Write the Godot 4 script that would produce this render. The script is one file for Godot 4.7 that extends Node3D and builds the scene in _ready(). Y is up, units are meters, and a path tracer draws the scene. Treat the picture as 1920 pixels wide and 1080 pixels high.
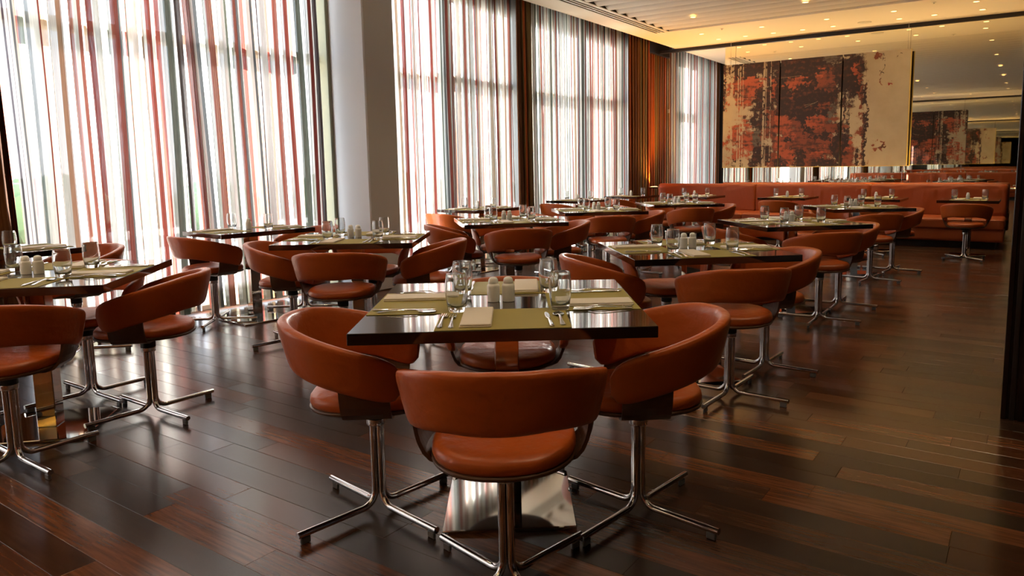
extends Node3D
# A restaurant dining room: window wall with striped sheers on the left (x = -5.85), mirrored end wall (z = -12.9),
# diagonal rows of square tables with swivel tub chairs. y is up, metres; the camera stands at x = 0, z = 0.

const CEIL := 3.41
const XC := -5.85          # plane of the curtains
const ZM := -12.9          # plane of the far mirror
const ZR := 2.6            # plane of the rear mirror

var M := {}                # materials
var S := {}                # shared meshes
var used := {}             # names taken
var rng := RandomNumberGenerator.new()
var cam: Camera3D

# ------------------------------------------------------------------ mesh builder
class MB:
	var v := PackedVector3Array()
	var n := PackedVector3Array()
	var uv := PackedVector2Array()
	var ix := PackedInt32Array()

	func tri(a: Vector3, b: Vector3, c: Vector3) -> void:      # clockwise seen from outside
		var nn := (c - a).cross(b - a).normalized()
		var k := v.size()
		for p in [a, b, c]:
			v.append(p); n.append(nn); uv.append(Vector2(p.x, p.z))
		ix.append_array([k, k + 1, k + 2])

	func quad(a: Vector3, b: Vector3, c: Vector3, d: Vector3, ua := Vector2(0, 0), ub := Vector2(1, 0), uc := Vector2(1, 1), ud := Vector2(0, 1)) -> void:
		var nn := (c - a).cross(b - a).normalized()
		var k := v.size()
		v.append_array([a, b, c, d]); n.append_array([nn, nn, nn, nn]); uv.append_array([ua, ub, uc, ud])
		ix.append_array([k, k + 1, k + 2, k, k + 2, k + 3])

	func hull(c: Vector3, faces: Array) -> void:               # quads or triangles turned to face away from c
		for f in faces:
			var m: Vector3 = f[0]
			for i in range(1, f.size()):
				m += f[i]
			m /= f.size()
			var nn: Vector3 = (f[2] - f[0]).cross(f[1] - f[0])
			var g: Array = f.duplicate()
			if nn.dot(m - c) < 0:
				g.reverse()
			if g.size() == 4:
				quad(g[0], g[1], g[2], g[3])
			else:
				tri(g[0], g[1], g[2])

	func box(c: Vector3, s: Vector3, b := 0.0, t := Transform3D()) -> void:   # box with chamfered edges
		var h := s / 2
		b = minf(b, minf(h.x, minf(h.y, h.z)) * 0.9)
		var p := func(x: float, y: float, z: float) -> Vector3: return t * (c + Vector3(x, y, z))
		var ctr := t * c
		var fs := []
		var X := [h.x, h.x - b]
		var Y := [h.y, h.y - b]
		var Z := [h.z, h.z - b]
		for q in [-1.0, 1.0]:
			fs.append([p.call(q * X[0], -Y[1], -Z[1]), p.call(q * X[0], Y[1], -Z[1]), p.call(q * X[0], Y[1], Z[1]), p.call(q * X[0], -Y[1], Z[1])])
			fs.append([p.call(-X[1], q * Y[0], -Z[1]), p.call(X[1], q * Y[0], -Z[1]), p.call(X[1], q * Y[0], Z[1]), p.call(-X[1], q * Y[0], Z[1])])
			fs.append([p.call(-X[1], -Y[1], q * Z[0]), p.call(X[1], -Y[1], q * Z[0]), p.call(X[1], Y[1], q * Z[0]), p.call(-X[1], Y[1], q * Z[0])])
			if b > 0:
				for r in [-1.0, 1.0]:
					fs.append([p.call(q * X[0], r * Y[1], -Z[1]), p.call(q * X[1], r * Y[0], -Z[1]), p.call(q * X[1], r * Y[0], Z[1]), p.call(q * X[0], r * Y[1], Z[1])])
					fs.append([p.call(q * X[0], -Y[1], r * Z[1]), p.call(q * X[1], -Y[1], r * Z[0]), p.call(q * X[1], Y[1], r * Z[0]), p.call(q * X[0], Y[1], r * Z[1])])
					fs.append([p.call(-X[1], q * Y[0], r * Z[1]), p.call(-X[1], q * Y[1], r * Z[0]), p.call(X[1], q * Y[1], r * Z[0]), p.call(X[1], q * Y[0], r * Z[1])])
					for w in [-1.0, 1.0]:
						fs.append([p.call(q * X[0], r * Y[1], w * Z[1]), p.call(q * X[1], r * Y[0], w * Z[1]), p.call(q * X[1], r * Y[1], w * Z[0])])
		hull(ctr, fs)

	# a smooth sheet of rows of points; out: "row" turns the normals away from each row's centre, a Vector3 towards it
	func grid(rows: Array, wrap := false, out: Variant = "row", us := Vector2(1, 1)) -> void:
		var R := rows.size()
		var C: int = rows[0].size()
		var k := v.size()
		var nn := PackedVector3Array()
		var score := 0.0
		for i in R:
			var ctr := Vector3.ZERO
			for q in rows[i]:
				ctr += q
			ctr /= C
			for j in C:
				var j0 := j - 1
				var j1 := j + 1
				if wrap:
					j0 = (j - 1 + C - 1) % (C - 1) if j == 0 else j - 1
					j1 = 1 if j == C - 1 else j + 1
				else:
					j0 = maxi(j0, 0); j1 = mini(j1, C - 1)
				var du: Vector3 = rows[i][j1] - rows[i][j0]
				var dv: Vector3 = rows[mini(i + 1, R - 1)][j] - rows[maxi(i - 1, 0)][j]
				if du.length() < 1e-7:
					var i2 := 1 if i == 0 else R - 2
					du = rows[i2][j1] - rows[i2][j0]
				var m := du.cross(dv).normalized()
				nn.append(m)
				if out is Vector3:
					score += m.dot(out)
				else:
					score += m.dot((rows[i][j] - ctr).normalized()) if out == "row" else 0.0
		var flip := score < 0
		for i in R:
			for j in C:
				v.append(rows[i][j]); n.append(-nn[i * C + j] if flip else nn[i * C + j])
				uv.append(Vector2(us.x * j / (C - 1.0), us.y * i / maxf(R - 1.0, 1.0)))
		for i in R - 1:
			for j in C - 1:
				var a := k + i * C + j
				if flip:
					ix.append_array([a, a + 1, a + C + 1, a, a + C + 1, a + C])
				else:
					ix.append_array([a, a + C + 1, a + 1, a, a + C, a + C + 1])

	func cap(ring: Array, away: Vector3) -> void:
		var c := Vector3.ZERO
		for q in ring:
			c += q
		c /= ring.size()
		var fs := []
		for i in ring.size() - 1:
			var a: Vector3 = ring[i]
			var b: Vector3 = ring[i + 1]
			if (c - a).cross(b - a).dot(away) > 0:
				tri(a, b, c)
			else:
				tri(b, a, c)

	func lathe(prof: Array, seg := 20, c := Vector3.ZERO) -> void:   # prof: Vector2(radius, y)
		var rows := []
		for q in prof:
			var row := []
			for i in seg + 1:
				var a := TAU * (i % seg) / seg
				row.append(c + Vector3(q.x * cos(a), q.y, q.x * sin(a)))
			rows.append(row)
		grid(rows, true)

	func tube(path: Array, r: float, seg := 8, ends := true) -> void:
		var rows := []
		var up := Vector3.UP
		for i in path.size():
			var d: Vector3 = (path[mini(i + 1, path.size() - 1)] - path[maxi(i - 1, 0)]).normalized()
			var s := d.cross(up)
			if s.length() < 0.05:
				s = d.cross(Vector3(0.3, 0, 1))
			s = s.normalized()
			if i > 0:
				var prev: Vector3 = (rows[i - 1][0] - path[i - 1]).normalized()
				s = (prev - d * prev.dot(d)).normalized()
			var w := d.cross(s).normalized()
			var row := []
			for j in seg + 1:
				var a := TAU * (j % seg) / seg
				row.append(path[i] + (s * cos(a) + w * sin(a)) * r)
			rows.append(row)
		grid(rows, true)
		if ends:
			cap(rows[0], path[0] - path[1])
			cap(rows[-1], path[-1] - path[-2])

	func mesh() -> ArrayMesh:
		var a := []
		a.resize(Mesh.ARRAY_MAX)
		a[Mesh.ARRAY_VERTEX] = v; a[Mesh.ARRAY_NORMAL] = n; a[Mesh.ARRAY_TEX_UV] = uv; a[Mesh.ARRAY_INDEX] = ix
		var m := ArrayMesh.new()
		m.add_surface_from_arrays(Mesh.PRIMITIVE_TRIANGLES, a)
		return m

# ------------------------------------------------------------------ naming and tagging
func numbered(called: String) -> String:
	var k: int = used.get(called, 0)
	used[called] = k + 1
	return called if k == 0 else "%s_%03d" % [called, k]

func obj(called: String, m: Mesh, material: Material, parent: Node = null, at := Vector3.ZERO) -> MeshInstance3D:
	var o := MeshInstance3D.new()
	o.mesh = m
	o.material_override = material
	if parent == null:
		o.name = numbered(called)
		add_child(o)
	else:
		var k: int = parent.get_meta("count_" + called, 0)
		parent.set_meta("count_" + called, k + 1)
		o.name = called if k == 0 else "%s_%03d" % [called, k]
		parent.add_child(o, true)
	o.position = at
	return o

func thing(called: String, label: String, category: String, at := Vector3.ZERO, turn := 0.0, group := "") -> Node3D:
	var o := Node3D.new()
	o.name = numbered(called)
	add_child(o)
	o.position = at
	o.rotation.y = turn
	return tag(o, label, category, group)

func tag(o: Node3D, label: String, category: String, group := "") -> Node3D:
	o.set_meta("label", label)
	o.set_meta("category", category)
	if group:
		o.set_meta("group", group)
	return o

func struct(called: String, m: Mesh, material: Material, parent: Node = null) -> MeshInstance3D:
	var o := obj(called, m, material, parent)
	if parent == null:
		o.set_meta("kind", "structure")
	return o

func frame(called: String) -> Node3D:
	var o := Node3D.new()
	o.name = numbered(called)
	add_child(o)
	o.set_meta("kind", "structure")
	return o

func dup(root: Node3D, called: String, at: Vector3, turn: float, label: String, category: String, group := "") -> Node3D:
	var r: Node3D = root.duplicate()
	r.name = numbered(called)
	add_child(r)
	r.position = at
	r.rotation.y = turn
	return tag(r, label, category, group)

func bx(lo: Vector3, hi: Vector3, bevel := 0.0) -> ArrayMesh:
	var b := MB.new()
	b.box((lo + hi) / 2, hi - lo, bevel)
	return b.mesh()

# ------------------------------------------------------------------ materials
func mat(called: String, c: Color, rough := 0.6, metal := 0.0, spec := 0.5) -> StandardMaterial3D:
	var m := StandardMaterial3D.new()
	m.resource_name = called
	m.albedo_color = c
	m.roughness = rough
	m.metallic = metal
	m.metallic_specular = spec
	M[called] = m
	return m

func rgb(r: float, g: float, b: float, a := 1.0) -> Color:
	return Color(r / 255.0, g / 255.0, b / 255.0, a)

func noise_tex(freq: float, size := 256, seed_ := 1, kind := FastNoiseLite.TYPE_SIMPLEX_SMOOTH, oct := 4) -> ImageTexture:
	var f := FastNoiseLite.new()
	f.seed = seed_
	f.frequency = freq
	f.noise_type = kind
	f.fractal_octaves = oct
	return ImageTexture.create_from_image(f.get_seamless_image(size, size))

func stripes(seed_: int, length: float, heavy: bool, dense := 1.0) -> ImageTexture:   # the woven stripes of the drapes; alpha is how closely woven
	var r := RandomNumberGenerator.new()
	r.seed = seed_
	var W := 2048
	var H := 64
	var im := Image.create(W, H, false, Image.FORMAT_RGBA8)
	var cols: Array
	if heavy:
		cols = [rgb(104, 66, 40), rgb(128, 62, 34), rgb(96, 80, 52), rgb(140, 92, 52), rgb(84, 52, 36), rgb(150, 74, 40), rgb(112, 92, 62)]
	else:
		cols = [[rgb(238, 236, 230), 0.90, 10], [rgb(190, 194, 192), 0.92, 6], [rgb(130, 64, 54), 0.97, 6], [rgb(152, 92, 80), 0.95, 5], [rgb(96, 104, 94), 0.95, 5], [rgb(88, 74, 80), 0.96, 4], [rgb(144, 120, 96), 0.93, 4], [rgb(72, 44, 32), 0.99, 2], [rgb(102, 109, 113), 0.94, 5], [rgb(108, 46, 40), 0.98, 3]]
	var row := []
	var thread := 0
	var tint := Color.WHITE
	while row.size() < W:
		var part := []                                        # [colour, width in metres]
		if heavy:
			part.append([cols[r.randi() % cols.size()], r.randf_range(0.02, 0.09)])
		else:                                                 # one repeat: pale cloth, then a group of coloured bands
			part.append([cols[r.randi() % 2], r.randf_range(0.046, 0.082) / dense])
			part.append([cols[[3, 4, 3, 6, 8, 4, 6][r.randi() % 7]], r.randf_range(0.010, 0.026) * dense])
			part.append([cols[[0, 1, 1][r.randi() % 3]], r.randf_range(0.012, 0.03)])
			part.append([cols[[2, 3, 3, 2, 9, 3][r.randi() % 6]], r.randf_range(0.010, 0.022) * dense])
			if r.randf() < 0.6:
				part.append([cols[[7, 5, 9][r.randi() % 3]], r.randf_range(0.003, 0.008)])
			if r.randf() < 0.5:
				part.append([cols[[4, 8, 6][r.randi() % 3]], r.randf_range(0.006, 0.018)])
		for q in part:
			var c: Color = q[0] if heavy else q[0][0]
			if not heavy:
				c.a = q[0][1]
			for i in maxi(int(q[1] / length * W), 2):
				var d := c
				var j := r.randf_range(-0.04, 0.04)
				if not heavy and c.r > 0.78 and r.randf() < 0.09:      # loose coloured threads in the pale cloth
					thread = r.randi_range(1, 3)
					tint = [rgb(100, 106, 94), rgb(106, 112, 118), rgb(138, 112, 98), rgb(92, 82, 90)][r.randi() % 4]
				if thread > 0:
					thread -= 1
					d = Color(tint.r, tint.g, tint.b, 0.95)
				d.r = clampf(d.r + j, 0, 1); d.g = clampf(d.g + j, 0, 1); d.b = clampf(d.b + j, 0, 1)
				d.a = clampf(d.a + r.randf_range(-0.02, 0.02), 0, 1) if not heavy else 1.0
				if row.size() < W:
					row.append(d)
	for x in W:
		for y in H:
			var d: Color = row[x]
			var s := r.randf_range(-0.025, 0.025)
			d = Color(clampf(d.r + s, 0, 1), clampf(d.g + s, 0, 1), clampf(d.b + s, 0, 1), clampf(d.a + s, 0, 1))
			if y >= H - 3 and not heavy:          # the hem is doubled and closely woven
				d = Color(d.r * 0.72, d.g * 0.70, d.b * 0.62, 0.97)
			im.set_pixel(x, y, d)
	return ImageTexture.create_from_image(im)

func make_materials() -> void:
	var m := mat("chrome", Color(0.86, 0.86, 0.87), 0.08, 1.0)
	m = mat("polished_steel", Color(0.80, 0.79, 0.77), 0.05, 1.0)
	m = mat("leather", rgb(178, 84, 30), 0.36, 0.0, 0.45)
	m.heightmap_enabled = true
	m.heightmap_texture = noise_tex(0.02, 256, 4)
	m.heightmap_scale = 0.25
	m.uv1_triplanar = true
	m.uv1_scale = Vector3.ONE * 3
	m = mat("bench_leather", rgb(150, 70, 32), 0.46, 0.0, 0.4)
	m.heightmap_enabled = true
	m.heightmap_texture = noise_tex(0.012, 256, 9)
	m.heightmap_scale = 1.2
	m.uv1_triplanar = true
	m.uv1_scale = Vector3(1.2, 0.35, 1.2)
	mat("plywood", rgb(84, 54, 36), 0.40)
	mat("rubber", rgb(16, 15, 15), 0.5)
	mat("glide", rgb(96, 96, 98), 0.5)
	m = mat("wenge", rgb(44, 30, 24), 0.10, 0.0, 0.6)
	m.albedo_texture = grain(31, 512, 128, 0.55)
	m.clearcoat_enabled = true
	m.clearcoat = 0.6
	m.clearcoat_roughness = 0.04
	m = mat("placemat", rgb(160, 146, 78), 0.75)
	m.heightmap_enabled = true
	m.heightmap_texture = noise_tex(0.25, 128, 6)
	m.heightmap_scale = 0.06
	m.uv1_triplanar = true
	m.uv1_scale = Vector3.ONE * 10
	mat("linen", rgb(226, 216, 204), 0.9)
	mat("porcelain", rgb(242, 242, 240), 0.25)
	m = mat("glass", Color(0.97, 0.98, 0.98, 0.03), 0.0)
	m.transparency = BaseMaterial3D.TRANSPARENCY_ALPHA
	m.refraction_enabled = true
	m.refraction_scale = 0.05
	m = mat("pane", Color(0.95, 0.98, 0.97, 0.04), 0.02)
	m.transparency = BaseMaterial3D.TRANSPARENCY_ALPHA
	m = mat("mirror", Color(0.90, 0.90, 0.86), 0.01, 1.0)
	mat("plaster", rgb(234, 224, 206), 0.9)
	mat("slat", rgb(216, 206, 190), 0.8)
	mat("slat_shade_backing", rgb(112, 96, 78), 0.9)  # browned so the grooves between ribs carry painted shade
	mat("dark_void", rgb(24, 18, 15), 0.8)  # near black, the shade inside recesses put into the colour
	mat("black_trim", rgb(28, 16, 12), 0.5)
	mat("vent_blade", rgb(214, 206, 188), 0.5)
	mat("pillar_paint", rgb(212, 216, 222), 0.6)
	mat("casing", rgb(140, 140, 116), 0.6)
	mat("window_frame", rgb(212, 206, 186), 0.5)
	mat("dark_panel", rgb(30, 20, 17), 0.22)
	mat("batten", rgb(58, 30, 24), 0.3)
	mat("outer_wall", rgb(196, 190, 178), 0.85)
	mat("paving", rgb(214, 210, 202), 0.85)
	mat("shrub", rgb(96, 124, 82), 0.8)
	mat("subfloor", rgb(16, 9, 6), 0.8)
	mat("edge_glow_paint", rgb(222, 190, 96), 0.5)  # yellow puts the glow of the lit panel edges into the colour
	mat("panel_body", rgb(58, 36, 28), 0.6)
	m = mat("lamp_glow", Color(1, 0.85, 0.6), 0.5)
	m.emission_enabled = true
	m.emission = Color(1.0, 0.80, 0.50)
	m.emission_energy_multiplier = 3.0
	m = mat("strip_glow", Color(1, 0.85, 0.55), 0.5)
	m.emission_enabled = true
	m.emission = Color(1.0, 0.74, 0.36)
	m.emission_energy_multiplier = 2.0
	for i in 5:
		m = mat("sheer_%d" % i, Color.WHITE, 0.9, 0.0, 0.1)
		m.albedo_texture = stripes(101 + i * 7, 4.0, false, 1.0 if i < 3 else 1.4)
		m.transparency = BaseMaterial3D.TRANSPARENCY_ALPHA
		m.backlight_enabled = true
		m.backlight = Color(1, 1, 1)
		m.cull_mode = BaseMaterial3D.CULL_DISABLED
	m = mat("hem_cloth", Color.WHITE, 0.9, 0.0, 0.1)
	m.albedo_color = rgb(196, 98, 64)
	m.backlight_enabled = true
	m.backlight = Color(0.9, 0.9, 0.9)
	m.cull_mode = BaseMaterial3D.CULL_DISABLED
	m = mat("hem_cloth_grey", rgb(136, 124, 132), 0.9, 0.0, 0.1)
	m.backlight_enabled = true
	m.backlight = Color(0.7, 0.7, 0.7)
	m.cull_mode = BaseMaterial3D.CULL_DISABLED
	m = mat("drape", Color.WHITE, 0.85, 0.0, 0.2)
	m.albedo_texture = stripes(55, 4.0, true)
	m.cull_mode = BaseMaterial3D.CULL_DISABLED
	var tones := [rgb(72, 44, 30), rgb(90, 54, 36), rgb(52, 34, 25), rgb(108, 66, 42), rgb(80, 54, 40), rgb(60, 43, 34), rgb(94, 54, 34)]
	for i in tones.size():
		m = mat("plank_%d" % i, tones[i], 0.24, 0.0, 0.45)
		m.albedo_texture = S.get("grain_%d" % (i % 3)) if S.has("grain_%d" % (i % 3)) else grain(40 + i, 512, 64, 0.35)
		S["grain_%d" % (i % 3)] = m.albedo_texture
		m.roughness = 0.20 + 0.03 * (i % 3)

func grain(seed_: int, W: int, H: int, depth: float) -> ImageTexture:      # wood grain running along u, near white
	var f := FastNoiseLite.new()
	f.seed = seed_
	f.frequency = 0.02
	f.fractal_octaves = 4
	var im := Image.create(W, H, false, Image.FORMAT_RGB8)
	for x in W:
		for y in H:
			var a := f.get_noise_2d(x * 0.35, y * 5.0 + 6.0 * f.get_noise_2d(x * 0.5, 300.0))
			var b := f.get_noise_2d(x * 2.0 + 900.0, y * 26.0)
			var s := clampf(1.0 - depth * (0.30 - 0.75 * a) - depth * 0.25 * absf(b) , 0.2, 1.0)
			im.set_pixel(x, y, Color(s, s * 0.985, s * 0.96))
	return ImageTexture.create_from_image(im)

# ------------------------------------------------------------------ camera, light
func make_camera_and_light() -> void:
	cam = Camera3D.new()
	cam.name = "camera"
	add_child(cam)
	cam.near = 0.05
	cam.far = 200.0
	cam.projection = Camera3D.PROJECTION_FRUSTUM
	var f := 1344.96                                   # focal length in pixels of the 1920 x 1080 frame
	cam.size = 2.0 * 540.0 / f * cam.near
	cam.frustum_offset = Vector2((960.0 - 1047.03) / f, -(540.0 - 483.05) / f) * cam.near
	cam.transform = Transform3D(Basis(Vector3.UP, 0.58196) * Basis(Vector3.RIGHT, -0.124095) * Basis(Vector3(0, 0, 1), -0.0117223), Vector3(0, 1.2024, 0))
	cam.current = true
	var we := WorldEnvironment.new()
	we.name = "world_environment"
	var e := Environment.new()
	e.background_mode = Environment.BG_SKY
	var sk := Sky.new()
	var ps := ProceduralSkyMaterial.new()
	ps.sky_top_color = Color(0.84, 0.91, 1.0)
	ps.sky_horizon_color = Color(0.98, 0.99, 1.0)
	ps.sky_curve = 0.2
	ps.ground_horizon_color = Color(0.9, 0.9, 0.9)
	ps.ground_bottom_color = Color(0.6, 0.6, 0.58)
	ps.sky_energy_multiplier = 1.0
	ps.ground_energy_multiplier = 1.0
	sk.sky_material = ps
	e.sky = sk
	e.background_energy_multiplier = 3.4
	e.tonemap_mode = Environment.TONE_MAPPER_LINEAR
	e.tonemap_exposure = 1.72
	e.sdfgi_enabled = true
	e.ssao_enabled = true
	e.ssil_enabled = true
	we.environment = e
	add_child(we)
	var sun := DirectionalLight3D.new()
	sun.name = "sun"
	sun.light_color = Color(1.0, 0.985, 0.955)
	sun.light_energy = 18.0
	sun.light_angular_distance = 0.6
	sun.shadow_enabled = true
	sun.sky_mode = DirectionalLight3D.SKY_MODE_LIGHT_ONLY
	add_child(sun)
	sun.look_at_from_position(Vector3.ZERO, Vector3(0.455, -0.26, 0.89))

# ------------------------------------------------------------------ chair: origin on the floor under the column, faces -z
func ring_rows(a0: float, a1: float, steps: int) -> Array:
	var rows := []
	for i in steps + 1:
		var t := float(i) / steps
		var a := lerpf(a0, a1, t)
		var k := absf(a) / deg_to_rad(118.0)
		var e := minf(t, 1.0 - t) * steps                 # rounds the ends of the arms
		var endk := sqrt(clampf(1.0 - pow(1.0 - minf(e / 4.0, 1.0), 2.0), 0.0, 1.0))
		var yc := 0.632 - 0.104 * pow(clampf((k - 0.22) / 0.78, 0.0, 1.0), 1.5)
		var hh := (0.088 - 0.014 * k) * (0.45 + 0.55 * endk)
		var th := 0.021 * (0.35 + 0.65 * endk)
		var row := []
		var seg := 20
		for j in seg + 1:
			var p := TAU * (j % seg) / seg
			var cx := signf(cos(p)) * pow(absf(cos(p)), 0.55) * th
			var cy := signf(sin(p)) * pow(absf(sin(p)), 0.42) * hh
			var R := 0.253 + 0.008 * k * (1.0 - k) * 4.0 + cx + cy * 0.22
			row.append(Vector3(R * sin(a), yc + cy, R * cos(a) * 1.05))
		rows.append(row)
	return rows

func build_chair_meshes() -> void:
	var b := MB.new()
	var rows := ring_rows(deg_to_rad(-118), deg_to_rad(118), 56)
	b.grid(rows, true)
	b.cap(rows[0], rows[0][0] - rows[2][0])
	b.cap(rows[-1], rows[-1][0] - rows[-3][0])
	S["backrest"] = b.mesh()
	# seat pad and its plywood shell: squarish discs
	var disc := func(prof: Array, dish: float) -> ArrayMesh:
		var g := MB.new()
		var rs := []
		for q in prof:
			var row := []
			for i in 41:
				var a := TAU * (i % 40) / 40.0
				var ex := signf(cos(a)) * pow(absf(cos(a)), 0.86)
				var ez := signf(sin(a)) * pow(absf(sin(a)), 0.86)
				row.append(Vector3(0.202 * q.x * ex, q.y + dish * q.x * q.x * ex * ex, 0.217 * q.x * ez - 0.005))
			rs.append(row)
		g.grid(rs, true)
		return g.mesh()
	S["seat"] = disc.call([Vector2(0.001, 0.4180), Vector2(0.93, 0.4180), Vector2(0.985, 0.4240), Vector2(1.0, 0.4360), Vector2(0.99, 0.4500), Vector2(0.95, 0.4610), Vector2(0.85, 0.4670), Vector2(0.6, 0.4680), Vector2(0.3, 0.4660), Vector2(0.001, 0.4650)], 0.006)
	S["seat_shell"] = disc.call([Vector2(0.001, 0.4060), Vector2(0.94, 0.4060), Vector2(1.0, 0.4100), Vector2(1.01, 0.4160), Vector2(1.0, 0.4220), Vector2(0.94, 0.4230), Vector2(0.001, 0.4220)], 0.006)
	# a bent plywood strap from under the seat up to the arms, curved in plan like the arms it meets
	b = MB.new()
	var path := []
	for q in [[0.254, 0.545, 1.0], [0.250, 0.52, 1.0], [0.245, 0.488, 0.95], [0.237, 0.462, 0.8], [0.222, 0.434, 0.5], [0.202, 0.414, 0.2], [0.17, 0.404, 0.0], [0.08, 0.401, 0.0]]:
		path.append(Vector3(q[0], q[1], q[2]))
	var full := path.duplicate()
	path.reverse()
	for q in path:
		full.append(Vector3(-q.x, q.y, q.z))
	rows = []
	for i in full.size():
		var d: Vector3 = full[mini(i + 1, full.size() - 1)] - full[maxi(i - 1, 0)]
		var nn := Vector2(-d.y, d.x).normalized() * 0.0055
		var p: Vector3 = full[i]
		var up := []
		var dn := []
		for k in 7:
			var w := 0.078 * (k - 3) / 3.0
			var x := p.x - signf(p.x) * p.z * (0.25 - sqrt(0.0625 - (w - 0.012) * (w - 0.012)))
			up.append(Vector3(x + nn.x, p.y + nn.y, w - 0.012))
			dn.append(Vector3(x - nn.x, p.y - nn.y, w - 0.012))
		rows.append([up, dn])
	for i in rows.size() - 1:
		var A: Array = rows[i]
		var B: Array = rows[i + 1]
		for k in 6:
			var ctr: Vector3 = (A[0][k] + A[1][k] + B[0][k + 1] + B[1][k + 1]) / 4
			var fs := [[A[0][k], A[0][k + 1], B[0][k + 1], B[0][k]], [A[1][k], A[1][k + 1], B[1][k + 1], B[1][k]]]
			if k == 0:
				fs.append([A[0][0], A[1][0], B[1][0], B[0][0]])
			if k == 5:
				fs.append([A[0][6], A[1][6], B[1][6], B[0][6]])
			if i == 0:
				fs.append([A[0][k], A[0][k + 1], A[1][k + 1], A[1][k]])
			if i == rows.size() - 2:
				fs.append([B[0][k], B[0][k + 1], B[1][k + 1], B[1][k]])
			b.hull(ctr, fs)
	S["strap"] = b.mesh()
	b = MB.new()
	b.lathe([Vector2(0.001, 0.3955), Vector2(0.048, 0.3955), Vector2(0.048, 0.380), Vector2(0.034, 0.376), Vector2(0.034, 0.345), Vector2(0.001, 0.345)], 20)
	S["collar"] = b.mesh()
	b = MB.new()
	b.lathe([Vector2(0.001, 0.346), Vector2(0.032, 0.346), Vector2(0.033, 0.343), Vector2(0.033, 0.327), Vector2(0.032, 0.323), Vector2(0.001, 0.323)], 20)
	S["collar_ring"] = b.mesh()
	b = MB.new()
	var d0 := Vector3(1, 0, 1).normalized()
	var pts := [d0 * 0.0165 + Vector3(0, 0.326, 0), d0 * 0.0165 + Vector3(0, 0.2, 0)]
	for i in 9:
		var a := PI / 2 * i / 8.0
		pts.append(d0 * (0.0165 + 0.052 * (1.0 - cos(a))) + Vector3(0, 0.034 + 0.052 * (1.0 - sin(a)), 0))
	pts.append(d0 * 0.2 + Vector3(0, 0.034, 0))
	pts.append(d0 * 0.315 + Vector3(0, 0.034, 0))
	b.tube(pts, 0.0115, 10)
	S["leg"] = b.mesh()
	b = MB.new()
	var t := Transform3D(Basis(Vector3.UP, PI / 4), Vector3.ZERO)
	b.box(Vector3(0, 0.0115, 0.288), Vector3(0.012, 0.023, 0.034), 0.003, Transform3D(Basis(Vector3.UP, PI / 4), Vector3.ZERO))
	S["glide"] = b.mesh()

var chair0: Node3D
func chair(at: Vector3, turn: float, label: String, group: String) -> Node3D:
	if chair0 == null:
		chair0 = thing("tub_chair", label, "chair", at, turn, group)
		obj("backrest", S.backrest, M.leather, chair0)
		var seat := obj("seat", S.seat, M.leather, chair0)
		obj("seat_shell", S.seat_shell, M.plywood, seat)
		obj("plywood_strap", S.strap, M.plywood, chair0)
		var col := obj("swivel_collar", S.collar, M.rubber, chair0)
		obj("collar_ring", S.collar_ring, M.chrome, col)
		for i in 4:
			var leg := obj("leg", S.leg, M.chrome, chair0)
			leg.rotation.y = PI / 2 * i
			obj("glide", S.glide, M.glide, leg)
		return chair0
	return dup(chair0, "tub_chair", at, turn, label, "chair", group)

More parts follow.
